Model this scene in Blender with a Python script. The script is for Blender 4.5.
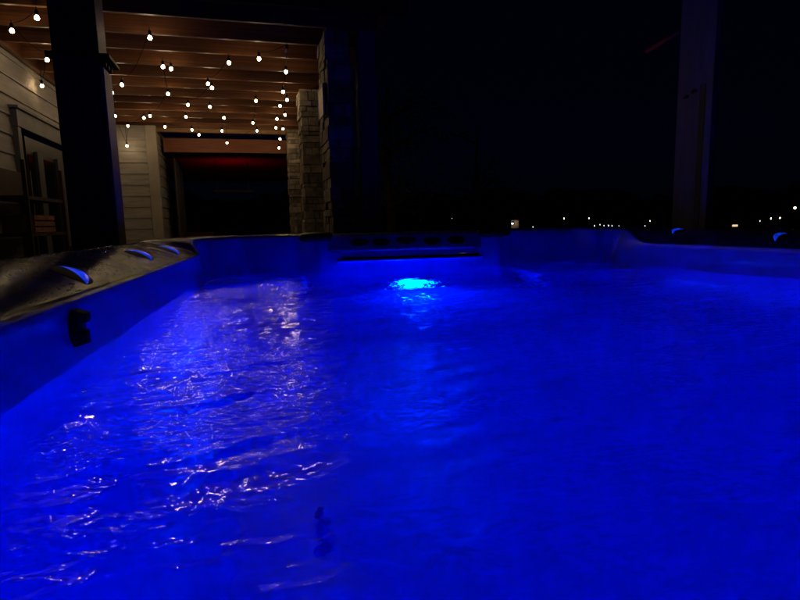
import bpy, bmesh, math, random
from mathutils import Vector, Matrix, noise
R = math.radians
sc = bpy.context.scene
for o in list(bpy.data.objects): bpy.data.objects.remove(o)
C = sc.collection
random.seed(7)

# ------------------------------------------------------------------ camera
F, PITCH, YAW, ROLL = 550.0, R(8.1), R(11.5), R(1.2)
CAM = Vector((0, 0, 1.36))
FW = Vector((math.sin(YAW)*math.cos(PITCH), math.cos(YAW)*math.cos(PITCH), -math.sin(PITCH)))
RT = Vector((math.cos(YAW), -math.sin(YAW), 0)); UP = RT.cross(FW)
RT, UP = math.cos(ROLL)*RT - math.sin(ROLL)*UP, math.sin(ROLL)*RT + math.cos(ROLL)*UP
cd = bpy.data.cameras.new('camera'); cam = bpy.data.objects.new('camera', cd); C.objects.link(cam)
cd.sensor_width = 36; cd.lens = F/800*36; cd.clip_start = 0.02; cd.clip_end = 6000
m = Matrix((RT, UP, -FW)).transposed().to_4x4(); m.translation = CAM
cam.matrix_world = m; sc.camera = cam

# ------------------------------------------------------------------ night sky and moonlight
w = bpy.data.worlds.new('World'); sc.world = w; w.use_nodes = True
nt = w.node_tree; bg = nt.nodes['Background']
sky = nt.nodes.new('ShaderNodeTexSky'); sky.sky_type = 'NISHITA'; sky.sun_disc = False
sky.sun_elevation = R(25); sky.sun_rotation = R(200)
tint = nt.nodes.new('ShaderNodeMixRGB'); tint.blend_type = 'MULTIPLY'; tint.inputs[0].default_value = 1
tint.inputs[2].default_value = (0.12, 0.2, 1, 1)
nt.links.new(sky.outputs[0], tint.inputs[1]); nt.links.new(tint.outputs[0], bg.inputs[0])
bg.inputs[1].default_value = 0.00035
sl = bpy.data.lights.new('moonlight', 'SUN'); sl.energy = 0.0012; sl.angle = R(0.5); sl.color = (0.75, 0.85, 1)
so = bpy.data.objects.new('moonlight', sl); C.objects.link(so)
so.rotation_euler = (R(65), 0, R(-160)+math.pi)
sc.view_settings.view_transform = 'Standard'; sc.view_settings.look = 'None'
sc.view_settings.exposure = 0; sc.view_settings.gamma = 1; sc.view_settings.use_curve_mapping = False
cy = sc.cycles
cy.max_bounces = 14; cy.diffuse_bounces = 5; cy.glossy_bounces = 6; cy.transmission_bounces = 10
cy.caustics_reflective = True; cy.caustics_refractive = True; cy.sample_clamp_indirect = 60; cy.sample_clamp_direct = 0
cy.use_denoising = True; cy.blur_glossy = 0.0

# ------------------------------------------------------------------ materials
def mat(name, col, rough=0.6, metal=0, var=0.0, scale=8, bump=0.0, bscale=40, spec=0.5, stretch=None, coat=0, emit=None, estr=0, trans=0, ior=1.45, rvar=0):
    m = bpy.data.materials.new(name); m.use_nodes = True
    n = m.node_tree.nodes; l = m.node_tree.links; p = n['Principled BSDF']
    p.inputs['Base Color'].default_value = (*col, 1); p.inputs['Roughness'].default_value = rough
    p.inputs['Metallic'].default_value = metal; p.inputs['Specular IOR Level'].default_value = spec
    p.inputs['Coat Weight'].default_value = coat; p.inputs['Transmission Weight'].default_value = trans
    p.inputs['IOR'].default_value = ior
    if emit: p.inputs['Emission Color'].default_value = (*emit, 1); p.inputs['Emission Strength'].default_value = estr
    if var or bump or rvar:
        tc = n.new('ShaderNodeTexCoord'); mp = n.new('ShaderNodeMapping'); l.new(tc.outputs['Object'], mp.inputs[0])
        if stretch: mp.inputs['Scale'].default_value = stretch
    if var or rvar:
        t = n.new('ShaderNodeTexNoise'); t.inputs['Scale'].default_value = scale; t.inputs['Detail'].default_value = 6
        l.new(mp.outputs[0], t.inputs[0])
    if var:
        r = n.new('ShaderNodeValToRGB'); l.new(t.outputs[0], r.inputs[0])
        r.color_ramp.elements[0].position = 0.3; r.color_ramp.elements[1].position = 0.7
        r.color_ramp.elements[0].color = (*[c*(1-var) for c in col], 1)
        r.color_ramp.elements[1].color = (*[min(1, c*(1+var)) for c in col], 1)
        l.new(r.outputs[0], p.inputs['Base Color'])
    if rvar:
        q = n.new('ShaderNodeMapRange'); l.new(t.outputs[0], q.inputs[0])
        q.inputs[1].default_value = 0.35; q.inputs[2].default_value = 0.65
        q.inputs[3].default_value = max(0.02, rough-rvar); q.inputs[4].default_value = rough+rvar
        l.new(q.outputs[0], p.inputs['Roughness'])
    if bump:
        t2 = n.new('ShaderNodeTexNoise'); t2.inputs['Scale'].default_value = bscale; t2.inputs['Detail'].default_value = 5
        l.new(mp.outputs[0], t2.inputs[0])
        b = n.new('ShaderNodeBump'); b.inputs['Strength'].default_value = bump; b.inputs['Distance'].default_value = 0.01
        l.new(t2.outputs[0], b.inputs['Height']); l.new(b.outputs[0], p.inputs['Normal'])
    return m

M = {}
M['ground'] = mat('grass_ground', (0.03, 0.04, 0.02), 0.9, var=0.4, scale=3)
M['deck'] = mat('deck_boards', (0.10, 0.07, 0.05), 0.6, var=0.4, scale=6, stretch=(8, 0.5, 1))
M['lake'] = mat('lake_water', (0.004, 0.006, 0.01), 0.08, bump=0.5, bscale=0.3)
M['hill'] = mat('hill_woods', (0.02, 0.028, 0.015), 0.95, var=0.5, scale=0.05)
M['joist'] = mat('stained_joist', (0.165, 0.068, 0.026), 0.5, var=0.45, scale=3, stretch=(0.3, 14, 14), bump=0.15, bscale=10)
M['decking'] = mat('deck_underside', (0.13, 0.05, 0.02), 0.6, var=0.4, scale=7, stretch=(8, 1, 1))
M['beam'] = mat('light_beam_wood', (0.42, 0.24, 0.11), 0.55, var=0.35, scale=6, stretch=(0.5, 10, 10), bump=0.3)
M['brownbeam'] = mat('red_brown_beam', (0.30, 0.09, 0.035), 0.5, var=0.35, scale=5, stretch=(0.5, 10, 10))
M['black'] = mat('black_paint', (0.006, 0.006, 0.006), 0.5, var=0.2)
M['red'] = mat('dark_red_boards', (0.20, 0.018, 0.02), 0.6, var=0.35, scale=4, stretch=(0.5, 8, 1))
M['siding'] = mat('lap_siding', (0.42, 0.40, 0.36), 0.6, var=0.2, scale=3, stretch=(1, 1, 6), bump=0.25, bscale=25)
M['trim'] = mat('pale_trim', (0.46, 0.42, 0.35), 0.55, var=0.12, scale=4, bump=0.15)
M['greytrim'] = mat('grey_door_trim', (0.16, 0.165, 0.16), 0.5, var=0.2, scale=4)
M['stile'] = mat('grey_door_stile', (0.085, 0.09, 0.088), 0.5, var=0.2, scale=5)
M['glass'] = mat('dark_door_glass', (0.01, 0.012, 0.015), 0.06, spec=0.6)
M['post'] = mat('dark_post_cladding', (0.02, 0.02, 0.022), 0.5, var=0.3, scale=5, stretch=(6, 6, 1), bump=0.2)
M['greypost'] = mat('pale_grey_post', (0.065, 0.07, 0.09), 0.5, var=0.25, scale=4, stretch=(5, 5, 0.7), bump=0.1)
M['trimboard'] = mat('grey_trim_board', (0.16, 0.15, 0.14), 0.5, var=0.2, scale=6)
M['doorslab'] = mat('dark_door', (0.03, 0.03, 0.03), 0.4, var=0.2)
M['bluepost'] = mat('smooth_slate_post', (0.06, 0.065, 0.10), 0.5, var=0.15)
M['mortar'] = mat('mortar', (0.10, 0.09, 0.08), 0.9, var=0.3, scale=20)
M['iron'] = mat('black_iron', (0.01, 0.01, 0.012), 0.35, metal=0.6)
M['rack'] = mat('rack_wood', (0.06, 0.032, 0.022), 0.6, var=0.4, scale=6)
M['plaque'] = mat('cream_plaque', (0.62, 0.48, 0.24), 0.5, var=0.12, scale=12)
M['steel'] = mat('dull_steel', (0.25, 0.25, 0.27), 0.35, metal=0.8)
M['redbar'] = mat('red_paint', (0.50, 0.02, 0.05), 0.5)
M['pillow'] = mat('black_vinyl', (0.008, 0.008, 0.01), 0.3, bump=0.2, bscale=60)
M['plastic'] = mat('black_plastic', (0.01, 0.01, 0.02), 0.6, spec=0.08)
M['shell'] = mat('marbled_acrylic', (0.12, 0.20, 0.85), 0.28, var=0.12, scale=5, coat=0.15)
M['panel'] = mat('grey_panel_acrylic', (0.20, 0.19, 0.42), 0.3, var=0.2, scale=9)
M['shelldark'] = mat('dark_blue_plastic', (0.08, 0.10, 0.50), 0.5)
M['cabinet'] = mat('cabinet_cladding', (0.05, 0.045, 0.04), 0.6, var=0.3, scale=5, stretch=(1, 1, 9))
M['bark'] = mat('tree_bark', (0.07, 0.055, 0.045), 0.9, var=0.4, scale=12)
M['leaf'] = mat('tree_leaf', (0.05, 0.07, 0.03), 0.6)
M['farwall'] = mat('far_house_wall', (0.3, 0.25, 0.18), 0.8)
M['farroof'] = mat('far_house_roof', (0.06, 0.05, 0.05), 0.8)
M['cable'] = mat('black_cable', (0.006, 0.006, 0.006), 0.9, spec=0.1)
M['clearbulb'] = mat('unlit_bulb_glass', (0.7, 0.7, 0.72), 0.08, spec=0.8)
def emis(name, col, s, base=(0.5, 0.5, 0.5)): return mat(name, base, 0.4, emit=col, estr=s)
M['bulb'] = emis('warm_bulb', (1, 0.70, 0.39), 58)
M['lensmain'] = emis('cyan_lamp', (0.0, 0.028, 1.0), 170)
M['lensblue'] = emis('blue_lamp', (0.0, 0.0035, 1.0), 84)
M['lensrim'] = emis('blue_rim_lens', (0.004, 0.045, 1.0), 0.9, base=(0.1, 0.2, 0.6))
M['farlamp'] = emis('far_lamp', (1, 0.75, 0.45), 8)
M['farwhite'] = emis('far_white_lamp', (0.9, 0.95, 1), 3)
M['farwindow'] = emis('far_window', (1, 0.72, 0.4), 0.9)

def lens_tex(m):
    n = m.node_tree.nodes; l = m.node_tree.links; p = n['Principled BSDF']
    tc = n.new('ShaderNodeTexCoord'); t = n.new('ShaderNodeTexNoise'); t.inputs['Scale'].default_value = 45; t.inputs['Detail'].default_value = 3
    l.new(tc.outputs['Object'], t.inputs[0]); r = n.new('ShaderNodeMapRange')
    r.inputs[1].default_value = 0.35; r.inputs[2].default_value = 0.68; r.inputs[3].default_value = 0.2; r.inputs[4].default_value = 0.9
    l.new(t.outputs[0], r.inputs[0]); l.new(r.outputs[0], p.inputs['Emission Strength'])
    b = n.new('ShaderNodeBump'); b.inputs['Distance'].default_value = 0.004; b.inputs['Strength'].default_value = 0.5
    l.new(t.outputs[0], b.inputs['Height']); l.new(b.outputs[0], p.inputs['Normal']); p.inputs['Roughness'].default_value = 0.1
lens_tex(M['lensrim'])

# rim: dark marbled wet acrylic, fine wet texture that glints
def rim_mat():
    m = mat('wet_marbled_rim_blue_spill', (0.04, 0.036, 0.50), 0.16, spec=0.06, var=0.4, scale=9, rvar=0.03)  # blue spill from the lit water is put into the base colour
    n = m.node_tree.nodes; l = m.node_tree.links; p = n['Principled BSDF']
    tc = n.new('ShaderNodeTexCoord')
    v = n.new('ShaderNodeTexVoronoi'); v.inputs['Scale'].default_value = 190; v.feature = 'SMOOTH_F1'
    t = n.new('ShaderNodeTexNoise'); t.inputs['Scale'].default_value = 110; t.inputs['Detail'].default_value = 5
    t.inputs['Distortion'].default_value = 0.6
    mp = n.new('ShaderNodeMapping'); mp.inputs['Scale'].default_value = (0.5, 1, 1); mp.inputs['Rotation'].default_value = (0, 0, R(25))
    l.new(tc.outputs['Object'], mp.inputs[0]); l.new(tc.outputs['Object'], v.inputs[0]); l.new(mp.outputs[0], t.inputs[0])
    b1 = n.new('ShaderNodeBump'); b1.inputs['Strength'].default_value = 0.5; b1.inputs['Distance'].default_value = 0.0010
    b1.invert = True
    b2 = n.new('ShaderNodeBump'); b2.inputs['Strength'].default_value = 0.3; b2.inputs['Distance'].default_value = 0.0004
    l.new(v.outputs['Distance'], b1.inputs['Height']); l.new(t.outputs[0], b2.inputs['Height'])
    l.new(b2.outputs[0], b1.inputs['Normal']); l.new(b1.outputs[0], p.inputs['Normal'])
    return m
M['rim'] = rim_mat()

def stone_mat():
    m = mat('ledge_stone', (0.24, 0.205, 0.15), 0.8, var=0.4, scale=14, bump=0.6, bscale=30)
    n = m.node_tree.nodes; l = m.node_tree.links; p = n['Principled BSDF']
    src = p.inputs['Base Color'].links[0].from_socket
    g = n.new('ShaderNodeNewGeometry'); mr = n.new('ShaderNodeMapRange')
    mr.inputs[3].default_value = 0.45; mr.inputs[4].default_value = 1.45
    l.new(g.outputs['Random Per Island'], mr.inputs[0])
    x = n.new('ShaderNodeVectorMath'); x.operation = 'SCALE'
    l.new(src, x.inputs[0]); l.new(mr.outputs[0], x.inputs['Scale']); l.new(x.outputs[0], p.inputs['Base Color'])
    return m
M['stone'] = stone_mat()

def water_mat():
    m = bpy.data.materials.new('spa_water'); m.use_nodes = True
    n = m.node_tree.nodes; l = m.node_tree.links; p = n['Principled BSDF']
    p.inputs['Base Color'].default_value = (0.9, 0.95, 1, 1); p.inputs['Roughness'].default_value = 0.02
    p.inputs['Transmission Weight'].default_value = 1; p.inputs['IOR'].default_value = 1.333
    tc = n.new('ShaderNodeTexCoord')
    mask = n.new('ShaderNodeTexNoise'); mask.inputs['Scale'].default_value = 3.2; mask.inputs['Detail'].default_value = 4
    mp = n.new('ShaderNodeMapping'); mp.inputs['Scale'].default_value = (0.85, 1.5, 1); mp.inputs['Rotation'].default_value = (0, 0, R(-14))
    l.new(tc.outputs['Object'], mp.inputs[0]); l.new(mp.outputs[0], mask.inputs[0])
    mr = n.new('ShaderNodeMapRange'); mr.inputs[1].default_value = 0.42; mr.inputs[2].default_value = 0.58
    mr.inputs[3].default_value = 0.1; mr.inputs[4].default_value = 1.0
    l.new(mask.outputs[0], mr.inputs[0])
    a = n.new('ShaderNodeTexNoise'); a.inputs['Scale'].default_value = 20; a.inputs['Detail'].default_value = 1; a.inputs['Distortion'].default_value = 1.2
    l.new(mp.outputs[0], a.inputs[0])
    c = n.new('ShaderNodeTexNoise'); c.inputs['Scale'].default_value = 50; c.inputs['Detail'].default_value = 0
    l.new(mp.outputs[0], c.inputs[0])
    b1 = n.new('ShaderNodeBump'); b1.inputs['Distance'].default_value = 0.008
    b2 = n.new('ShaderNodeBump'); b2.inputs['Distance'].default_value = 0.0022
    for b, t in ((b1, a), (b2, c)):
        l.new(mr.outputs[0], b.inputs['Strength']); l.new(t.outputs[0], b.inputs['Height'])
    l.new(b1.outputs[0], b2.inputs['Normal']); l.new(b2.outputs[0], p.inputs['Normal'])
    return m
M['water'] = water_mat()

# ------------------------------------------------------------------ helpers
HR = R(4.2)                                        # the house stands 4.2 degrees off the spa's axis
HM = Matrix.Rotation(HR, 4, 'Z')
def H(x, y, z): return HM @ Vector((x, y, z))
def ray(px, py): return FW + RT*(px-400)/F - UP*(py-300)/F

def mesh(bm, name, material, smooth=False):
    me = bpy.data.meshes.new(name); bmesh.ops.recalc_face_normals(bm, faces=bm.faces[:]) if not smooth or True else 0
    bm.to_mesh(me); bm.free()
    me.materials.append(material)
    if smooth: me.polygons.foreach_set('use_smooth', [True]*len(me.polygons))
    return me
def obj(name, bm, material, parent=None, smooth=False, bevel=0, loc=None):
    me = mesh(bm, name, material, smooth)
    o = bpy.data.objects.new(name, me); C.objects.link(o)
    if loc is not None: o.location = loc
    if parent: o.parent = parent
    if bevel:
        b = o.modifiers.new('bevel', 'BEVEL'); b.width = bevel; b.segments = 2; b.limit_method = 'ANGLE'
    return o
def tag(o, label=None, cat=None, group=None, kind=None):
    for k, v in (('label', label), ('category', cat), ('group', group), ('kind', kind)):
        if v: o[k] = v
    return o
def thing(name, label, cat, loc=(0, 0, 0), rz=0, group=None):
    o = bpy.data.objects.new(name, None); C.objects.link(o); o.location = loc; o.rotation_euler = (0, 0, rz)
    o.empty_display_size = 0.1
    return tag(o, label, cat, group)
def box(bm, x0, x1, y0, y1, z0, z1, mtx=None, jit=0):
    vs = [bm.verts.new((x + random.uniform(-jit, jit), y + random.uniform(-jit, jit), z + random.uniform(-jit, jit)))
          for x in (x0, x1) for y in (y0, y1) for z in (z0, z1)]
    for f in ((0, 1, 3, 2), (4, 6, 7, 5), (0, 4, 5, 1), (2, 3, 7, 6), (0, 2, 6, 4), (1, 5, 7, 3)):
        bm.faces.new([vs[i] for i in f])
    if mtx: bmesh.ops.transform(bm, matrix=mtx, verts=vs)
    return bm
def B(*a, **k): return box(bmesh.new(), *a, **k)
def tube(bm, pts, r, n=6):
    rings = []
    for i, p in enumerate(pts):
        p = Vector(p); a = Vector(pts[max(i-1, 0)]); b = Vector(pts[min(i+1, len(pts)-1)])
        d = (b-a).normalized(); u = d.orthogonal().normalized(); v = d.cross(u)
        rr = r[i] if isinstance(r, (list, tuple)) else r
        if rings:                                   # keep the ring aligned with the previous one
            u0 = (rings[-1][0].co - Vector(pts[i-1])); u0 = (u0 - d*u0.dot(d)).normalized(); u = u0; v = d.cross(u)
        rings.append([bm.verts.new(p + (u*math.cos(t) + v*math.sin(t))*rr) for t in (2*math.pi*k/n for k in range(n))])
    for a, b in zip(rings, rings[1:]):
        for k in range(n): bm.faces.new((a[k], a[(k+1) % n], b[(k+1) % n], b[k]))
    bm.faces.new(rings[0][::-1]); bm.faces.new(rings[-1]); return bm
def lathe(bm, prof, n=20, mtx=None):
    rings = [[bm.verts.new((r*math.cos(t), r*math.sin(t), z)) for t in (2*math.pi*k/n for k in range(n))] for r, z in prof]
    for a, b in zip(rings, rings[1:]):
        for k in range(n): bm.faces.new((a[k], a[(k+1) % n], b[(k+1) % n], b[k]))
    bm.faces.new(rings[0][::-1]); bm.faces.new(rings[-1])
    if mtx: bmesh.ops.transform(bm, matrix=mtx, verts=[v for g in rings for v in g])
    return bm
def sstep(a, b, x):
    t = max(0, min(1, (x-a)/(b-a))); return t*t*(3-2*t)

# ------------------------------------------------------------------ ground, lake, hills
bm = bmesh.new(); bmesh.ops.create_grid(bm, x_segments=40, y_segments=40, size=2500)
tag(obj('ground', bm, M['ground'], loc=(0, 1500, -7.0)), kind='structure')
bm = B(-9, 9, -5, 26, -7.0, -0.05); tag(obj('terrace_ground', bm, M['ground'], loc=(0, 0, 0)), kind='structure')
bm = B(-8, 8, -4, 25, -0.046, 0.0); tag(obj('patio_floor', bm, M['deck']), kind='structure')
bm = bmesh.new(); bmesh.ops.create_grid(bm, x_segments=10, y_segments=10, size=1)
bmesh.ops.scale(bm, vec=(900, 260, 1), verts=bm.verts[:]); tag(obj('lake', bm, M['lake'], loc=(350, 330, -6.99)), kind='structure')
def hill(name, y0, depth, x0, x1, h, seed):
    bm = bmesh.new(); nx, ny = 160, 14; g = []
    for j in range(ny+1):
        row = []
        for i in range(nx+1):
            x = x0+(x1-x0)*i/nx; y = y0+depth*j/ny
            q = math.sin(math.pi*min(1, j/ny*0.98+0.02)*0.5)
            z = h*q*(0.5+0.5*noise.noise(Vector((x*0.004, seed, 0)))+0.25*noise.noise(Vector((x*0.02, seed, j*0.3))) + 0.05*noise.noise(Vector((x*0.2, seed, j))))
            row.append(bm.verts.new((x, y, -7.1+max(z, 0.02))))
        g.append(row)
    for j in range(ny):
        for i in range(nx): bm.faces.new((g[j][i], g[j][i+1], g[j+1][i+1], g[j+1][i]))
    tag(obj(name, bm, M['hill'], smooth=True), kind='structure')
hill('shore_hills', 560, 500, -900, 1500, 60, 1.7)
hill('far_hills', 1300, 900, -2000, 2600, 190, 5.2)

# ------------------------------------------------------------------ spa shell
WZ = 1.0                                           # water level
Y0, YF = -1.0, 4.07
XL = -0.565
def xr(y): return 2.58 + 0.17*sstep(4.0, 2.2, y)
def gfar(x):                                       # the far wall: protruding controls in the middle, a seat recess at the right
    return 0.02 + 0.12*sstep(0.25, 0.05, x)*sstep(-0.5, -0.3, x) + 0.17*sstep(1.62, 1.80, x)*sstep(2.50, 2.36, x)
path = []                                          # (point, outward normal)
def add(x, y, nx, ny): path.append((Vector((x, y, 0)), Vector((nx, ny, 0)).normalized()))
rc = 0.09
n1 = 520
for i in range(n1): add(XL, Y0+rc+(YF-Y0-2*rc)*i/n1, -1, 0)
for i in range(14):
    a = math.pi - math.pi/2*i/14; add(XL+rc+rc*math.cos(a), YF-rc+rc*math.sin(a), math.cos(a), math.sin(a))
n2 = 240
XR = 2.58
for i in range(n2):
    x = XL+rc+(XR-XL-2*rc)*i/n2; add(x, YF+gfar(x)-0.02, 0, 1)
for i in range(14):
    a = math.pi/2 - math.pi/2*i/14; add(XR-rc+rc*math.cos(a), YF-rc+rc*math.sin(a), math.cos(a), math.sin(a))
for i in range(n1):
    y = YF-rc-(YF-Y0-2*rc)*i/n1; add(xr(y), y, 1, 0)
XN = xr(Y0)
for i in range(14):
    a = -math.pi/2*i/14; add(XN-rc+rc*math.cos(a), Y0+rc+rc*math.sin(a), math.cos(a), math.sin(a))
for i in range(60): add(XN-rc-(XN-XL-2*rc)*i/60, Y0, 0, -1)
for i in range(14):
    a = -math.pi/2-math.pi/2*i/14; add(XL+rc+rc*math.cos(a), Y0+rc+rc*math.sin(a), math.cos(a), math.sin(a))
def wfar(p):
    if p.y < 0: return 0
    return sstep(3.86, 4.06, p.y) if p.x < 0.5 else sstep(3.62, 4.05, p.y)
# profiles: (offset, height)
wall_s = [(-0.42, 0.157), (-0.30, 0.175), (-0.19, 0.225), (-0.10, 0.32), (-0.045, 0.46), (-0.012, 0.70), (0, 0.9), (0, 0.97), (0.0, 1.0), (0.0, 1.05), (0.0, 1.10), (0.002, 1.14), (0.004, 1.158), (0.008, 1.166)]
wall_f = [(-0.42, 0.157), (-0.30, 0.175), (-0.19, 0.225), (-0.10, 0.32), (-0.045, 0.46), (-0.012, 0.70), (0, 0.9), (0.0, 0.97), (0.0, 1.0), (0.01, 1.07), (0.03, 1.14), (0.05, 1.20), (0.07, 1.245), (0.085, 1.262)]
rs, rf = [(0.008, 1.166), (0.012, 1.171), (0.018, 1.174), (0.026, 1.1745), (0.034, 1.172), (0.042, 1.170)], [(0.085, 1.262), (0.09, 1.268), (0.096, 1.272), (0.104, 1.275), (0.112, 1.277), (0.12, 1.278)]
K = 44
for k in range(1, K+1):
    t = k/K
    rs.append((0.042+0.318*t, 1.170+0.092*(t**0.85)+0.010*math.sin(math.pi*t)))
    rf.append((0.12+0.24*t, 1.278+0.006*math.sin(math.pi*t)))
rs += [(0.375, 1.262), (0.387, 1.255), (0.395, 1.24), (0.397, 1.21), (0.397, 1.15)]
rf += [(0.375, 1.276), (0.387, 1.268), (0.395, 1.25), (0.397, 1.21), (0.397, 1.15)]
# almond light scoops cut across the rim: (centre x, y, direction angle, half length, half width)
scoops = [(-0.70, 2.00, R(-52), 0.165, 0.075, 0.30), (-0.735, 3.00, R(-44), 0.15, 0.085, 0.42), (-0.715, 3.62, R(-42), 0.14, 0.085, 0.45),
          (2.86, 3.62, R(200), 0.10, 0.075, 0.5), (2.88, 2.76, R(200), 0.10, 0.07, 0.5)]
def almond(p, s):
    u = Vector((math.cos(s[2]), math.sin(s[2]))); v = Vector((-u.y, u.x))
    d = Vector((p.x-s[0], p.y-s[1])); a = d.dot(u)/s[3]; b = d.dot(v)/s[4]
    if abs(a) >= 1: return 0, a, b
    e = 1-a*a
    q = abs(b)/e if e > 0.01 else 9
    return (max(0, 1-q**2.2), a, b)
def sweep(ps, pf, dig=False):
    bm = bmesh.new(); rings = []
    for p, nrm in path:
        wt = wfar(p); ring = []
        for (a, za), (b, zb) in zip(ps, pf):
            q = p + nrm*(a*(1-wt)+b*wt); z = za*(1-wt)+zb*wt
            if dig:
                for s in scoops:
                    if abs(q.y-s[1]) < 0.2 and abs(q.x-s[0]) < 0.2:
                        f = almond(q, s)[0]; z -= 0.055*sstep(0, 0.7, f)
                        if f == 0:                      # slightly raised lip round the scoop
                            u_, a_, b_ = almond(q, s)
                            e = max(0, 1-a_*a_)
                            if e > 0 and abs(b_) < e+0.35: z += 0.004*(1-(abs(b_)-e)/0.35)*e
            ring.append(bm.verts.new((q.x, q.y, z)))
        rings.append(ring)
    N = len(rings)
    for i in range(N):
        a, b = rings[i], rings[(i+1) % N]
        for k in range(len(a)-1): bm.faces.new((a[k], a[k+1], b[k+1], b[k]))
    return bm, rings
spa = thing('swim_spa', 'big rectangular swim spa of pale acrylic filled with blue lit water', 'hot tub', (0, 0, 0))
bm, rings = sweep(wall_s, wall_f)
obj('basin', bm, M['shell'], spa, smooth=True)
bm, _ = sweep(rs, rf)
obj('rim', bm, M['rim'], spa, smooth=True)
obj('basin_floor', B(XL+0.03, 2.72, Y0+0.03, YF-0.0, 0.09, 0.16), M['shell'], spa)
bm = bmesh.new()
for x0, x1, y0, y1 in ((XL-0.385, XL-0.33, Y0-0.33, YF+0.33), (XN+0.33, XN+0.385, Y0-0.33, YF+0.33), (XL-0.33, XN+0.33, YF+0.33, YF+0.385), (XL-0.33, XN+0.33, Y0-0.385, Y0-0.33)):
    box(bm, x0, x1, y0, y1, 0.0, 1.17)
obj('cabinet', bm, M['cabinet'], spa, bevel=0.01)
def shade_seat(x0, x1, y0, y1, z):  # underwater blocks added to keep lamp light off the wall above
    obj('corner_shade_seat', B(x0, x1, y0, y1, 0.165, z), M['shell'], spa, bevel=0.06)
shade_seat(XL+0.02, 0.12, 3.62, 4.13, 0.88); shade_seat(1.72, 2.56, 3.6, 4.20, 0.84)
# protruding control panel in the far wall
def extr(prof, xs, taper):
    """prof: list of (y, z); xs: x stations; taper(x) scales how far the profile stands out from the wall"""
    bm = bmesh.new(); rr = []
    for x in xs:
        t = taper(x); rr.append([bm.verts.new((x, 4.20-(4.20-y)*t, z)) for y, z in prof])
    for a, b in zip(rr, rr[1:]):
        for k in range(len(prof)): bm.faces.new((a[k], a[(k+1) % len(prof)], b[(k+1) % len(prof)], b[k]))
    bm.faces.new(rr[0]); bm.faces.new(rr[-1][::-1]); return bm
xs = [0.22+0.02*i for i in range(68)]
tp = lambda x: 0.25+0.75*sstep(0.22, 0.42, x)*sstep(1.56, 1.40, x)
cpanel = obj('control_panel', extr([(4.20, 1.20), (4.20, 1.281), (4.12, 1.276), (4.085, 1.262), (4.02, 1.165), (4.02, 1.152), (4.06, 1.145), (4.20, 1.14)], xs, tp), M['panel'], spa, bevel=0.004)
for x in (0.53, 0.69, 0.88, 1.08, 1.27):
    n_ = Vector((0, -0.83, 0.56)).normalized(); zc = 1.212 if x != 0.88 else 1.222
    yc = 4.0525 + (zc-1.2135)*0.67
    mt = Matrix.Translation((x, yc-0.004, zc)) @ n_.to_track_quat('Z', 'Y').to_matrix().to_4x4() @ Matrix.Diagonal((1.35 if x != 0.88 else 1.6, 0.62, 1, 1))
    bm = lathe(bmesh.new(), [(0.050, -0.004), (0.050, 0.006), (0.045, 0.009), (0.040, 0.005), (0.02, 0.003), (0.004, 0.006)], 24, mt)
    obj('control_knob', bm, M['plastic'], cpanel, smooth=True)
obj('waterfall_slot', B(0.40, 1.46, 4.045, 4.16, 1.092, 1.103), M['plastic'], spa, bevel=0.003)
obj('waterfall_lip', extr([(4.16, 1.06), (4.16, 1.089), (4.03, 1.089), (4.02, 1.082), (4.03, 1.07)], [0.36+0.04*i for i in range(29)], lambda x: 1), M['shell'], spa, bevel=0.004)
# head pillows over the far rim
for i, (xa, xb) in enumerate(((0.09, 0.345), (1.47, 1.74))):
    bm = bmesh.new(); bmesh.ops.create_uvsphere(bm, u_segments=28, v_segments=16, radius=1)
    for v in bm.verts:
        c = v.co; c.x = math.copysign(abs(c.x)**0.6, c.x)*(xb-xa)/2; c.y = math.copysign(abs(c.y)**0.8, c.y)*0.062; c.z = math.copysign(abs(c.z)**0.7, c.z)*0.034
        c.z -= 0.10*max(0, -c.y)/0.6
    o = obj('head_pillow', bm, M['pillow'], spa, smooth=True, loc=((xa+xb)/2, 4.155 if i == 0 else 4.13, 1.262))
# rim lights: almond shaped black fittings lying across the rim, each with a blue lens along its crest
def rim_surf(p):
    t = max(0, min(1, (abs(p.x-(XL if p.x < 1 else xr(p.y)))-0.042)/0.318))
    return 1.170+0.092*(t**0.85)+0.010*math.sin(math.pi*t)
def strip(s, prof, name, m, parent):
    u = Vector((math.cos(s[2]), math.sin(s[2]), 0)); v = Vector((-u.y, u.x, 0))
    if v.y < 0: v = -v
    bm = bmesh.new(); g = []
    for i in range(33):
        a = -0.99+1.98*i/32; e = (1-a*a)
        row = []
        for b, h in prof:
            p = Vector((s[0], s[1], 0))+u*a*s[3]*0.70+v*b*s[4]*e*0.72
            row.append(bm.verts.new((p.x, p.y, rim_surf(p)+h*s[5]*e**0.8)))
        g.append(row)
    for i in range(32):
        for j in range(len(prof)-1): bm.faces.new((g[i][j], g[i+1][j], g[i+1][j+1], g[i][j+1]))
    o = obj(name, bm, m, parent, smooth=True)
    q = o.modifiers.new('thick', 'SOLIDIFY'); q.thickness = 0.002
    return o
for s in scoops:
    o = strip(s, [(-1.0, -0.004), (-0.9, 0.004), (-0.6, 0.012), (-0.2, 0.018), (0.1, 0.022), (0.16, 0.0235)], 'rim_light', M['plastic'], spa)
    strip(s, [(0.15, 0.0225), (0.22, 0.029), (0.36, 0.038), (0.52, 0.044), (0.66, 0.045), (0.74, 0.042)], 'lens', M['lensrim'], o)
    strip(s, [(0.745, 0.041), (0.85, 0.030), (0.95, 0.016), (1.02, -0.004)], 'back_shell', M['plastic'], o)
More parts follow.
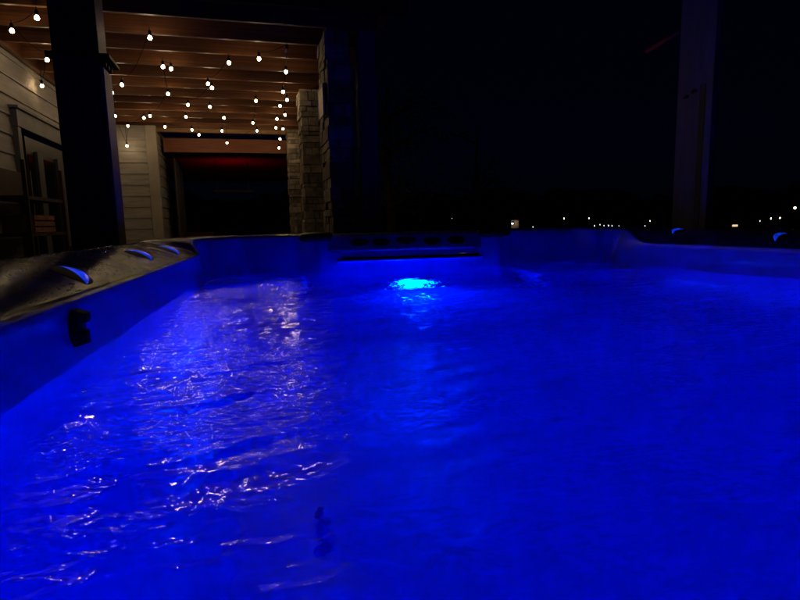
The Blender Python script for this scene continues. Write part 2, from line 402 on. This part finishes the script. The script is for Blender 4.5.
# submerged lamps: a steel ring with a glowing lens, sunk in the shell
def sub_lamp(loc, nrm, lens, r=0.07):
    mt = Matrix.Translation(loc) @ Vector(nrm).to_track_quat('Z', 'Y').to_matrix().to_4x4()
    o = obj('underwater_light', lathe(bmesh.new(), [(r*1.25, -0.01), (r*1.25, 0.012), (r*1.12, 0.02), (r*1.02, 0.014), (r, 0.004)], 28, mt), M['steel'], spa, smooth=True)
    obj('lens', lathe(bmesh.new(), [(r*0.99, 0.005), (r*0.9, 0.014), (r*0.5, 0.022), (r*0.05, 0.024)], 28, mt), lens, o, smooth=True)
sub_lamp((0.89, 3.925, 0.37), (0, -0.95, 0.35), M['lensmain'], 0.118)
sub_lamp((1.75, Y0+0.02, 0.62), (0, 1, 0.0), M['lensblue'])
sub_lamp((2.73, 0.9, 0.60), (-1, 0, 0.0), M['lensblue'], 0.055)
# black clip on the left inner wall
cx, cyy, cz = XL+0.002, 1.59, 1.098
bm = lathe(bmesh.new(), [(0.044, -0.002), (0.044, 0.010), (0.036, 0.017), (0.004, 0.018)], 24, Matrix.Translation((cx, cyy, cz)) @ Matrix.Diagonal((1, 0.9, 1.12, 1)) @ Matrix.Rotation(math.pi/2, 4, 'Y'))
clip = obj('wall_clip', bm, M['plastic'], spa, smooth=True)
for z0, z1, dx, tilt in ((0.010, 0.050, 0.036, 0.010), (-0.050, -0.008, 0.031, -0.006)):
    bm = bmesh.new()
    vs_ = [bm.verts.new((cx+x, cyy+y, cz+z)) for x, y, z in ((0, -0.026, z0), (0, 0.026, z0), (0, 0.026, z1), (0, -0.026, z1), (dx, -0.017, z0+0.004+max(0, -tilt)), (dx, 0.017, z0+0.004), (dx, 0.017, z1-max(0, tilt)), (dx, -0.017, z1-max(0, tilt)-0.003))]
    for f in ((0, 3, 2, 1), (4, 5, 6, 7), (0, 1, 5, 4), (1, 2, 6, 5), (2, 3, 7, 6), (3, 0, 4, 7)): bm.faces.new([vs_[k] for k in f])
    obj('clip_jaw', bm, M['plastic'], clip, bevel=0.004)

# beads of splashed water on the left rim
bm = bmesh.new(); rnd = random.Random(3)
for i in range(2400):
    y = 0.9+3.0*rnd.random()**0.8; d = 0.03+0.34*rnd.random(); 
    if rnd.random() < 0.25: d = 0.34+0.03*rnd.random()
    x = XL-d; t = max(0, min(1, (d-0.042)/0.318)); z = 1.170+0.092*(t**0.85)+0.010*math.sin(math.pi*t)
    if any(almond(Vector((x, y)), s)[0] > 0 for s in scoops[:3]): continue
    r = rnd.uniform(0.0012, 0.0034)*(0.7+0.35*y/2)
    rows = [[bm.verts.new((x+r*c*math.cos(a), y+r*c*math.sin(a)*rnd.uniform(0.9, 1.1), z+r*h)) for a in (k*math.pi/3 for k in range(6))] for c, h in ((1, -0.3), (0.85, 0.3), (0.45, 0.6))]
    for a, b in zip(rows, rows[1:]):
        for k in range(6): bm.faces.new((a[k], a[(k+1) % 6], b[(k+1) % 6], b[k]))
    bm.faces.new(rows[-1])
M['drop'] = mat('water_bead', (0.30, 0.30, 0.38), 0.1, metal=0.5, spec=1.0, coat=1)
tag(obj('water_beads', bm, M['drop'], smooth=True), 'tiny splashed water beads covering the left rim of the spa', 'water drops', kind='stuff')

# slim thermometer hanging upright just under the water
d_ = ray(320, 500); pt = CAM + d_*((0.985-CAM.z)/d_.z)
t = thing('pool_thermometer', 'slim dark tube hanging upright just under the water left of centre', 'thermometer', (pt.x, pt.y, 0.835))
obj('tube', lathe(bmesh.new(), [(0.002, -0.002), (0.0075, 0.004), (0.008, 0.016), (0.0065, 0.035), (0.006, 0.105), (0.002, 0.112)], 14), M['shelldark'], t, smooth=True)
obj('cap', lathe(bmesh.new(), [(0.0066, 0.095), (0.0066, 0.108), (0.0035, 0.114), (0.001, 0.116)], 14), M['shelldark'], t, smooth=True)

# ------------------------------------------------------------------ water surface
waves = []
rw = random.Random(11)
for lam, amp, n in ((0.9, 0.0010, 4), (0.42, 0.0009, 7), (0.20, 0.0009, 10), (0.10, 0.0008, 14), (0.05, 0.0005, 18)):
    for _ in range(n):
        a = rw.gauss(math.pi/2+0.1, 0.5); k = 2*math.pi/(lam*rw.uniform(0.75, 1.3))
        waves.append((k*math.cos(a), k*math.sin(a), amp/math.sqrt(n)*1.4, rw.uniform(0, 6.28)))
import numpy as np
xs = np.arange(XL-0.004, 2.76, 0.011)
ys = np.concatenate([np.arange(Y0-0.004, 0.4, 0.05), np.arange(0.4, 4.24, 0.011)])
X, Y = np.meshgrid(xs, ys); Z = np.zeros_like(X)
for kx, ky, a, ph in waves: Z += a*np.sin(kx*X+ky*Y+ph+0.6*np.sin(2.1*X+1.7*Y+ph))
Z += WZ
ny_, nx_ = X.shape
vs = np.stack([X, Y, Z], -1).reshape(-1, 3)
idx = np.arange(ny_*nx_).reshape(ny_, nx_)
fc = np.stack([idx[:-1, :-1], idx[:-1, 1:], idx[1:, 1:], idx[1:, :-1]], -1).reshape(-1, 4)
me = bpy.data.meshes.new('water'); me.from_pydata(vs.tolist(), [], fc.tolist())
me.polygons.foreach_set('use_smooth', [True]*len(me.polygons)); me.materials.append(M['water'])
wo = bpy.data.objects.new('water', me); C.objects.link(wo); tag(wo, kind='structure')

# ------------------------------------------------------------------ house wall with door, and end wall (house frame)
CZ = 3.10
def siding(bm, u0, u1, z0, z1, put, step=0.19, holes=()):
    """lap boards; put(u, d, z) -> point, d = how far the face stands out"""
    z = z0
    while z < z1-0.01:
        zt = min(z+step, z1)
        spans = [(u0, u1)]
        for h0, h1, hz0, hz1 in holes:
            if zt > hz0+0.02 and z < hz1-0.02:
                ns = []
                for a, b in spans:
                    if h0 > a: ns.append((a, min(b, h0)))
                    if h1 < b: ns.append((max(a, h1), b))
                spans = [s for s in ns if s[1]-s[0] > 0.01]
        for a, b in spans:
            q = [put(a, 0.022, z), put(b, 0.022, z), put(b, 0.006, zt), put(a, 0.006, zt), put(a, -0.05, z), put(b, -0.05, z), put(b, -0.05, zt), put(a, -0.05, zt)]
            v = [bm.verts.new(p) for p in q]
            for f in ((0, 1, 2, 3), (4, 7, 6, 5), (0, 4, 5, 1), (3, 2, 6, 7), (0, 3, 7, 4), (1, 5, 6, 2)): bm.faces.new([v[i] for i in f])
        z = zt
    return bm
WX = -2.12
house = thing('house', 'cream lap sided house wall with grey framed patio door', 'house', H(WX, 5, 0), HR)
# local frame: x to the right, y away, origin at (WX, 5, 0)
dy0, dy1, dz1 = 6.50-5, 8.60-5, 2.37                # door opening
obj('side_wall', siding(bmesh.new(), -1.5, 5.65, 0, CZ+0.25, lambda u, d, z: (d-0.02, u, z), 0.19, [(dy0, dy1, 0, dz1)]), M['siding'], house)
ex0, ex1 = -0.02, -1.52-WX                          # end wall faces the camera
obj('end_wall', siding(bmesh.new(), 0.0, ex1, 0, CZ, lambda u, d, z: (u, 5.68-d, z), 0.19), M['siding'], house)
obj('corner_trim', B(ex1, ex1+0.17, 5.63, 5.76, 0, CZ), M['trim'], house, bevel=0.005)
obj('return_wall', siding(bmesh.new(), 5.77, 7.4, 0, CZ, lambda u, d, z: (ex1+0.13+d, u, z), 0.19), M['siding'], house)
door = obj('patio_door', B(0.02, 0.05, dy0+0.06, dy1-0.06, 0.05, dz1-0.07), M['doorslab'], house)
bm = bmesh.new()
box(bm, -0.03, 0.055, dy0-0.09, dy1+0.09, dz1, dz1+0.17); box(bm, -0.03, 0.08, dy0-0.12, dy1+0.12, dz1+0.172, dz1+0.20)
box(bm, -0.03, 0.05, dy0-0.09, dy0, 0, dz1-0.002); box(bm, -0.03, 0.05, dy1, dy1+0.09, 0, dz1-0.002)
obj('door_trim', bm, M['greytrim'], house, bevel=0.004)
for a in (6.78, 7.45, 8.02): obj('stile', B(0.051, 0.085, a-5, a-5+(0.17 if a < 7 else 0.22), 0.08, dz1-0.20), M['stile'], door, bevel=0.004)
for a, b in ((6.58, 6.775), (6.955, 7.445), (7.675, 8.015), (8.245, 8.5)): obj('pane', B(0.051, 0.058, a-5, b-5, 0.14, dz1-0.25), M['glass'], door)
obj('handle', B(0.087, 0.11, 2.53, 2.55, 0.95, 1.15), M['iron'], door, bevel=0.004)

# ------------------------------------------------------------------ raised deck overhead: joists, boards, beams
deck = thing('raised_deck', 'brown wooden deck overhead with rows of open joists', 'deck', H(0, 5.2, CZ), HR)
ys_ = [5.22+0.51*i for i in range(12)]
protoj = None
for i, y in enumerate(ys_):
    if i == 0:
        protoj = obj('joist', B(-2.12, 1.30, -0.021, 0.021, 0.0, 0.235), M['joist'], deck, bevel=0.003); protoj.location = (0, y-5.2, 0)
    else:
        o = protoj.copy(); C.objects.link(o); o.parent = deck; o.location = (random.uniform(-0.01, 0.01), y-5.2+random.uniform(-0.02, 0.02), random.uniform(-0.006, 0.006)); o.rotation_euler.z = random.uniform(-0.003, 0.003)
bm = bmesh.new(); x = -2.12
while x < 1.4: box(bm, x, x+0.138, -0.10, 5.9, 0.24, 0.27); x += 0.145
obj('deck_boards', bm, M['decking'], deck)
obj('fascia_beam', B(-4.5, 1.5, -0.30, -0.24, 0.05, 0.55), M['black'], deck)
obj('ledger', B(-2.10, -2.06, -0.1, 5.35, -0.012, 0.183), M['joist'], deck)
obj('back_beam', B(-1.40, 1.30, 5.80, 5.90, -0.045, 0.05), M['beam'], deck, bevel=0.004)
obj('back_header', B(-1.33, 1.30, 6.16, 6.26, -0.36, -0.10), M['brownbeam'], deck, bevel=0.004)
bm = bmesh.new(); y = 6.28
while y < 15: box(bm, -2.1, 1.6, y, y+0.17, -0.25, -0.225); y += 0.18
obj('red_soffit', bm, M['red'], deck)

# ------------------------------------------------------------------ stone columns
def column(xc0, xc1, yc0, yc1, label, seed):
    r_ = random.Random(seed)
    t = thing('stone_column', label, 'column', H((xc0+xc1)/2, (yc0+yc1)/2, 0), HR, 'stone columns carrying the deck')
    a, b = (xc1-xc0)/2, (yc1-yc0)/2
    obj('core', B(-a+0.035, a-0.035, -b+0.035, b-0.035, 0, CZ-0.004), M['mortar'], t)
    bm = bmesh.new(); z = 0
    while z < CZ-0.02:
        h = r_.choice((0.05, 0.07, 0.09, 0.11, 0.13)); h = min(h, CZ-0.006-z)
        for side in range(4):
            L = a if side % 2 == 0 else b; D = b if side % 2 == 0 else a
            u = -L + (r_.uniform(0.0, 0.05) if side % 2 else 0)
            while u < L-0.02:
                wd = r_.uniform(0.07, 0.24); e = min(u+wd, L)
                if L-e < 0.05: e = L
                out = r_.uniform(-0.012, 0.016)
                mt = Matrix.Rotation(side*math.pi/2, 4, 'Z')
                box(bm, u+0.003, e-0.003, -D-out, -D+0.05, z+0.003, z+h-0.003, mt, 0.0035)
                u = e
        z += h
    obj('stones', bm, M['stone'], t, bevel=0.004)
column(0.82, 1.035, 5.2, 5.75, 'nearest stone column, its front face in dark blue light', 1)
column(0.82, 1.24, 7.5, 7.95, 'middle stone column, warm lit, behind the nearest one', 2)
column(0.90, 1.20, 10.65, 11.0, 'farthest and narrowest stone column at the end of the porch', 3)
t = thing('deck_post', 'smooth dark post right beside the nearest stone column', 'post', H(1.185, 5.3, 0), HR)
obj('shaft', B(-0.07, 0.10, -0.075, 0.075, 0.0, CZ+0.05), M['bluepost'], t, bevel=0.006)
obj('base_plate', B(-0.10, 0.10, -0.10, 0.10, 0.0, 0.02), M['iron'], t)
t = thing('downspout', 'thin downspout pipe between stone column and dark post', 'downspout', H(1.065, 5.42, 0), HR)
obj('pipe', tube(bmesh.new(), [(0, 0, 0.05), (0, 0, 1.5), (0, 0, CZ-0.1)], 0.018, 10), M['greytrim'], t, smooth=True)
obj('strap', B(-0.03, 0.03, -0.021, 0.03, 1.9, 1.93), M['iron'], t)
t = thing('wall_plaque', 'small cream plaque on the side of the nearest stone column', 'plaque', H(0.795, 5.42, 2.36), HR)
obj('board', B(-0.012, 0.0, -0.16, 0.16, 0.0, 0.26), M['plaque'], t, bevel=0.003)
obj('frame', box(box(B(-0.016, 0.002, -0.172, -0.161, -0.012, 0.272), -0.016, 0.002, 0.161, 0.172, -0.012, 0.272), -0.016, 0.002, -0.16, 0.16, 0.261, 0.272), M['trim'], t)

# ------------------------------------------------------------------ posts by the spa
t = thing('square_post', 'thick dark square post with ledge collar behind the left rim', 'post', H(-0.955, 4.22, 0), HR)
obj('shaft', B(-0.135, 0.135, -0.125, 0.125, 0, 3.9), M['post'], t, bevel=0.006)
bm = B(-0.165, 0.20, -0.16, 0.16, 2.44, 2.462)
obj('collar', bm, M['black'], t, bevel=0.003)
for k in range(3): obj('bracket', B(0.137, 0.165, -0.09+0.08*k, -0.065+0.08*k, 2.40, 2.438), M['black'], t)
obj('corner_board', B(0.137, 0.152, -0.115, 0.115, 0.02, 2.39), M['trimboard'], t, bevel=0.003)
t = thing('tall_post', 'tall pale grey post behind the right rim with dark slot', 'post', (3.33, 3.94, 0), 0)
obj('shaft', B(-0.13, -0.07, -0.19, 0.20, 0, 3.9), M['greypost'], t, bevel=0.006)
obj('slot', B(-0.133, -0.126, -0.115, -0.055, 0.4, 2.36), M['black'], t)
for yy, zz in ((0.10, 2.30), (0.01, 2.325)):
    bm = bmesh.new(); bmesh.ops.create_uvsphere(bm, u_segments=14, v_segments=8, radius=1)
    for v in bm.verts: v.co = Vector((v.co.x*0.012, v.co.y*0.034, v.co.z*0.019*(1 if v.co.z > 0 else 0.5)))
    obj('bolt_cap', bm, M['black'], t, smooth=True, loc=(-0.133, yy, zz))
t = thing('red_bar', 'thin red bar sticking out beside the tall grey post', 'bar', (3.22, 4.14, 2.81), 0)
obj('tube', tube(bmesh.new(), [(0, 0.02, 0.03), (0, 0.46, 0.0)], 0.02, 10), M['redbar'], t, smooth=True)
obj('end_cap', tube(bmesh.new(), [(0, 0.46, 0.0), (0, 0.485, -0.002)], 0.024, 10), M['black'], t, smooth=True)

# ------------------------------------------------------------------ rack with crate by the house wall
t = thing('storage_rack', 'dark wooden storage rack against the house wall left of the door', 'rack', H(-1.93, 6.0, 0), HR)
for z in (0.5, 0.95, 1.30, 1.62): obj('shelf', B(-0.15, 0.17, -0.55, 0.50, z, z+0.03), M['rack'], t)
for x in (-0.13, 0.15):
    for y in (-0.53, 0.48): obj('upright', B(x, x+0.03, y, y+0.03, 0, 1.95), M['rack'], t)
obj('back_board', B(-0.165, -0.151, -0.5, 0.45, 1.66, 1.92), M['rack'], t)
bm = bmesh.new()
for k in range(3): box(bm, 0.14, 0.155, -0.35, 0.2, 1.335+0.055*k, 1.335+0.055*k+0.042)
for y in (-0.36, 0.19): box(bm, -0.1, 0.14, y, y+0.015, 1.334, 1.49)
for y in (-0.35, 0.17): box(bm, 0.125, 0.139, y, y+0.025, 1.334, 1.49)
M['crate'] = mat('crate_wood', (0.38, 0.16, 0.11), 0.6, var=0.5, scale=18)
bm2 = box(bm, -0.1, 0.14, -0.34, 0.18, 1.333, 1.343)
cr = obj('crate', bm2, M['crate']); cr.location = H(-1.93, 6.0, 0); cr.rotation_euler.z = HR
tag(cr, 'small reddish slatted crate on a shelf of the storage rack', 'crate')

# ------------------------------------------------------------------ things in the dark end of the porch
t = thing('gas_grill', 'covered gas grill standing in the dark beyond the porch beam', 'grill', H(-1.05, 13.3, 0), HR)
obj('cart', B(-0.45, 0.45, -0.28, 0.28, 0.1, 0.85), M['iron'], t, bevel=0.02)
bm = bmesh.new()
prof = [(-0.28, 0.86), (-0.29, 1.0), (-0.22, 1.14), (-0.05, 1.22), (0.12, 1.22), (0.26, 1.1), (0.28, 0.86)]
rr = [[bm.verts.new((x, y, z)) for y, z in prof] for x in (-0.42, 0.42)]
for k in range(7): bm.faces.new((rr[0][k], rr[0][(k+1) % 7], rr[1][(k+1) % 7], rr[1][k]))
bm.faces.new(rr[0]); bm.faces.new(rr[1])
obj('lid', bm, M['steel'], t, bevel=0.015)
obj('side_shelf', B(-0.95, -0.46, -0.24, 0.24, 0.82, 0.86), M['steel'], t)
for x in (-0.3, -0.1, 0.1, 0.3): obj('knob', lathe(bmesh.new(), [(0.025, 0), (0.022, 0.03), (0.005, 0.032)], 12, Matrix.Translation((x, -0.283, 0.75)) @ Matrix.Rotation(math.pi/2, 4, 'X')), M['steel'], t)
t = thing('hanging_curtain', 'dark folded curtain hanging at the house corner beyond the trim', 'curtain', H(-1.18, 12.0, 0.3), HR)
bm = bmesh.new(); N = 60; ra = []
for i in range(N+1):
    u = i/N; y = -0.5+1.3*u; x = 0.035*math.sin(u*42)+0.01*math.sin(u*97)
    ra.append((bm.verts.new((x, y, 0)), bm.verts.new((x*0.7, y, 2.35))))
for a, b in zip(ra, ra[1:]): bm.faces.new((a[0], b[0], b[1], a[1]))
M['curtain'] = mat('curtain_cloth', (0.09, 0.075, 0.08), 0.85, var=0.3)
o = obj('cloth', bm, M['curtain'], t, smooth=True); s_ = o.modifiers.new('thick', 'SOLIDIFY'); s_.thickness = 0.004
obj('rod', tube(bmesh.new(), [(0, -0.55, 2.37), (0, 0.85, 2.37)], 0.012, 8), M['iron'], t)

t = thing('red_uplight', 'added unseen dull red heater hung under the dark red soffit', 'uplight', H(-0.15, 13.8, 2.12), HR)  # unseen red lamp added to give the soffit its red glow
obj('housing', box(box(box(B(-0.45, 0.45, -0.05, -0.03, -0.0, 0.07), -0.45, 0.45, -0.03, 0.05, 0, 0.012), -0.45, -0.44, -0.03, 0.05, 0.012, 0.07), 0.44, 0.45, -0.03, 0.05, 0.012, 0.07), M['black'], t, bevel=0.01)
M['glow_tube'] = emis('red_glow_tube', (1, 0.02, 0.06), 24)
obj('glow_tube', tube(bmesh.new(), [(-0.4, 0, 0.03), (0.4, 0, 0.03)], 0.014, 8), M['glow_tube'], t)
for x in (-0.35, 0.35): obj('bracket', B(x-0.006, x+0.006, -0.062, -0.052, 0.03, 0.728), M['black'], t)

# ------------------------------------------------------------------ string lights
strings = {
 'string of round bulbs along the house wall side of the ceiling': [(37,18),(12,31),(47,60),(42,86)],
 'string of round bulbs zigzagging over the left half of the porch ceiling': [(150,38),(122,85),(112,93),(115,116),(127,146),(128,126),(144,118),(150,116),(168,94),(163,67),(171,69)],
 'string of round bulbs crossing the middle of the porch ceiling': [(229,63),(208,84),(212,88),(188,105),(186,117),(165,127),(192,130),(199,135),(222,131),(224,118),(210,107)],
 'string of round bulbs at the back of the porch ceiling': [(256,101),(253,123),(257,131),(227,143)],
 'string of round bulbs running back beside the stone columns': [(259,59),(287,51),(286,72),(283,92),(287,100),(280,106),(285,115),(277,119),(276,128),(283,129),(280,139),(279,148)],
}
def hang(px, py):
    d = ray(px, py); zt = CZ-0.10
    p = CAM + d*((zt-CAM.z)/d.z); l = HM.inverted() @ p
    if l.y > 10.45:
        dl = HM.inverted() @ d; cl = HM.inverted() @ CAM; k = (10.45-cl.y)/dl.y; l = cl + dl*k
    if l.x < WX+0.06:
        dl = HM.inverted() @ d; cl = HM.inverted() @ CAM; k = (WX+0.08-cl.x)/dl.x; l = cl + dl*k
    return l
bmb = bmesh.new(); bmesh.ops.create_icosphere(bmb, subdivisions=2, radius=0.0178)
for v in bmb.verts:
    if v.co.z > 0: v.co.z *= 1.2
bulb_me = mesh(bmb, 'bulb', M['bulb'], True)
bulb_mes = [bulb_me]
for st, cl in ((40, (1, 0.66, 0.34)), (76, (1, 0.72, 0.42))):
    b_ = bulb_me.copy(); b_.materials[0] = emis('warm_bulb', cl, st); bulb_mes.append(b_)
rb = random.Random(5)
soc_me = mesh(lathe(bmesh.new(), [(0.010, 0.022), (0.014, 0.026), (0.014, 0.055), (0.008, 0.062)], 10), 'socket', M['cable'])
for label, pts in strings.items():
    ls = [hang(*p) for p in pts]
    base = ls[0].copy()
    t = thing('string_lights', label, 'string lights', HM @ base, HR, 'strings of warm bulbs under the deck')
    bm = bmesh.new()
    for i, l in enumerate(ls):
        l = l-base
        o = bpy.data.objects.new('bulb', rb.choice(bulb_mes)); C.objects.link(o); o.parent = t; o.location = l
        if pts[i] == (287, 51):
            o.data = bulb_me.copy(); o.data.materials[0] = M['clearbulb']; o['label'] = 'unlit clear bulb'
        s = bpy.data.objects.new('socket', soc_me); C.objects.link(s); s.parent = o
        top = l+Vector((0, 0, 0.062))
        ceil = max(0, (CZ-0.012)-(top.z+base.z))
        if i:
            a, b = prev, top; d = (b-a).length; n = 10; sag = min(0.10, 0.05*d)
            tube(bm, [a.lerp(b, k/n)+Vector((0, 0, -sag*math.sin(math.pi*k/n))) if 0 < k < n else a.lerp(b, k/n) for k in range(n+1)], 0.003, 5)
        if ceil < 0.35: tube(bm, [top, top+Vector((0, 0, ceil))], 0.003, 5)
        prev = top
    obj('cable', bm, M['cable'], t)

# ------------------------------------------------------------------ trees beyond the deck
def tree(x, y, z0, h, r, label, seed, n=1500):
    q = random.Random(seed)
    t = thing('tree', label, 'tree', (x, y, z0), 0)
    bm = tube(bmesh.new(), [(0, 0, 0), (0.05, 0.1, h*0.3), (-0.1, 0.05, h*0.6), (0, 0, h*0.9)], [h*0.03, h*0.022, h*0.014, 0.02], 8)
    tips = []
    for i in range(16):
        a = q.uniform(0, 6.28); zz = h*q.uniform(0.3, 0.85); L = r*q.uniform(0.5, 1)*(1.1-zz/h*0.6)
        p0 = Vector((0, 0, zz)); p1 = p0+Vector((math.cos(a)*L*0.5, math.sin(a)*L*0.5, L*0.25)); p2 = p0+Vector((math.cos(a)*L, math.sin(a)*L, L*0.35))
        tube(bm, [p0, p1, p2], [h*0.009, h*0.006, h*0.002], 5); tips += [p1, p2, p1.lerp(p2, 0.5)]
    obj('trunk', bm, M['bark'], t)
    bm = bmesh.new()
    for i in range(n):
        c = q.choice(tips)+Vector([q.gauss(0, r*0.16) for _ in range(3)]); s = q.uniform(0.04, 0.09)
        e = Matrix.Rotation(q.uniform(0, 6.28), 3, Vector((q.gauss(0, 1), q.gauss(0, 1), q.gauss(0, 1))).normalized())
        bm.faces.new([bm.verts.new(c+e @ Vector(v)*s) for v in ((-1, 0, 0), (0, -0.4, 0.1), (1.1, 0, 0), (0, 0.4, 0.1))])
    obj('crown', bm, M['leaf'], t)
tree(2.55, 13.5, -0.1, 5.2, 1.7, 'dim broadleaf tree in the dark just right of the dark post', 4)
tree(7.5, 21, -1.0, 6.5, 2.4, 'dark tree standing farther off near the middle of the view', 9)

# ------------------------------------------------------------------ lights and houses across the lake
def atd(px, py, D): return CAM + ray(px, py)*D
def far_house(px, py, D, wd, label, litwall=False, n=1):
    p = atd(px, py, D)
    t = thing('far_house', label, 'house', (p.x, p.y, p.z-1.5), -YAW, 'lit houses across the lake')
    hw = wd/2
    w_ = obj('wall', B(-hw, hw, 0, 5, -6, 3), M['farwall'], t)
    bm = bmesh.new(); v = [bm.verts.new(c) for c in ((-hw-.4, -.4, 3.02), (hw+.4, -.4, 3.02), (hw+.4, 5.4, 3.02), (-hw-.4, 5.4, 3.02), (-hw-.4, 2.5, 5), (hw+.4, 2.5, 5))]
    for f in ((0, 1, 5, 4), (2, 3, 4, 5), (0, 4, 3), (1, 2, 5), (0, 3, 2, 1)): bm.faces.new([v[i] for i in f])
    obj('roof', bm, M['farroof'], t)
    for k in range(n):
        x = 0
        obj('window', B(x-1.3, x+1.3, -0.04, 0.0-0.003, 1.0, 1.9), M['farwindow'], t)
    if litwall:
        o = obj('porch_lamp', lathe(bmesh.new(), [(0.2, -0.3), (0.42, 0), (0.2, 0.3)], 10, Matrix.Translation((-hw*0.8, -1.2, 1.2)) @ Matrix.Scale(1.6, 4)), M['farwhite'], t)
        o['label'] = 'bright white porch lamp'
        lt = bpy.data.lights.new('lamp_glow', 'POINT'); lt.energy = 70; lt.color = (1, 0.75, 0.5); lt.shadow_soft_size = 0.5
        q = bpy.data.objects.new('lamp_glow', lt); C.objects.link(q); q.parent = t; q.location = (hw*0.2, -1.8, 1.5)
far_house(515, 223, 300, 4.0, 'brightly lit small house with white porch lamp above the black pillow', True, 0)
far_house(735, 225.5, 260, 4.0, 'far house with one wide lit window right of the tall post', False, 1)
def lamp(px, py, D, m, label, r):
    p = atd(px, py, D)
    t = thing('shore_lamp', label, 'lamp', (p.x, p.y, p.z-4), 0, 'lamps along the far shore')
    obj('pole', tube(bmesh.new(), [(0, 0, -2), (0, 0, 3.7)], 0.06, 6), M['iron'], t)
    obj('lamp_head', lathe(bmesh.new(), [(r*0.4, 3.7), (r, 4.0), (r*0.6, 4.3)], 10), m, t)
lamp(795, 208, 150, M['farlamp'], 'warm shore lamp highest at the right edge', 0.34)
lamp(771, 218.5, 200, M['farlamp'], 'warm shore lamp second to the left below the highest right lamp', 0.18)
lamp(760, 221, 240, M['farwhite'], 'faint white shore lamp third to the left below the highest right lamp', 0.13)
lamp(650, 221, 260, M['farlamp'], 'small warm shore lamp just left of the tall post', 0.12)
for k, (px, r) in enumerate(((594.5, .13), (600, .08), (604, .07), (608.5, .15), (612, .12), (619, .07), (645, .10))):
    lamp(px, 225.5+(0.3, -0.8, 0.2, 0.1, 0.5, 0.6, 0.5)[k], 230, M['farwhite'], 'small white lamp in the low row along the far shore', r)
lamp(564, 218.5, 240, M['farlamp'], 'warm shore lamp midway between the lit house and the lamp row', 0.16)
lamp(589, 218.3, 240, M['farwhite'], 'bright shore lamp just above the left end of the low lamp row', 0.24)
lamp(780, 218, 220, M['farlamp'], 'shore lamp nearest below the highest lamp at the right edge', 0.22)
lamp(452, 218, 260, M['farwhite'], 'very faint lamp on the shore left of the lit house', 0.10)
lamp(533, 227, 260, M['farwhite'], 'faint lamp low on the shore right of the lit house', 0.12)
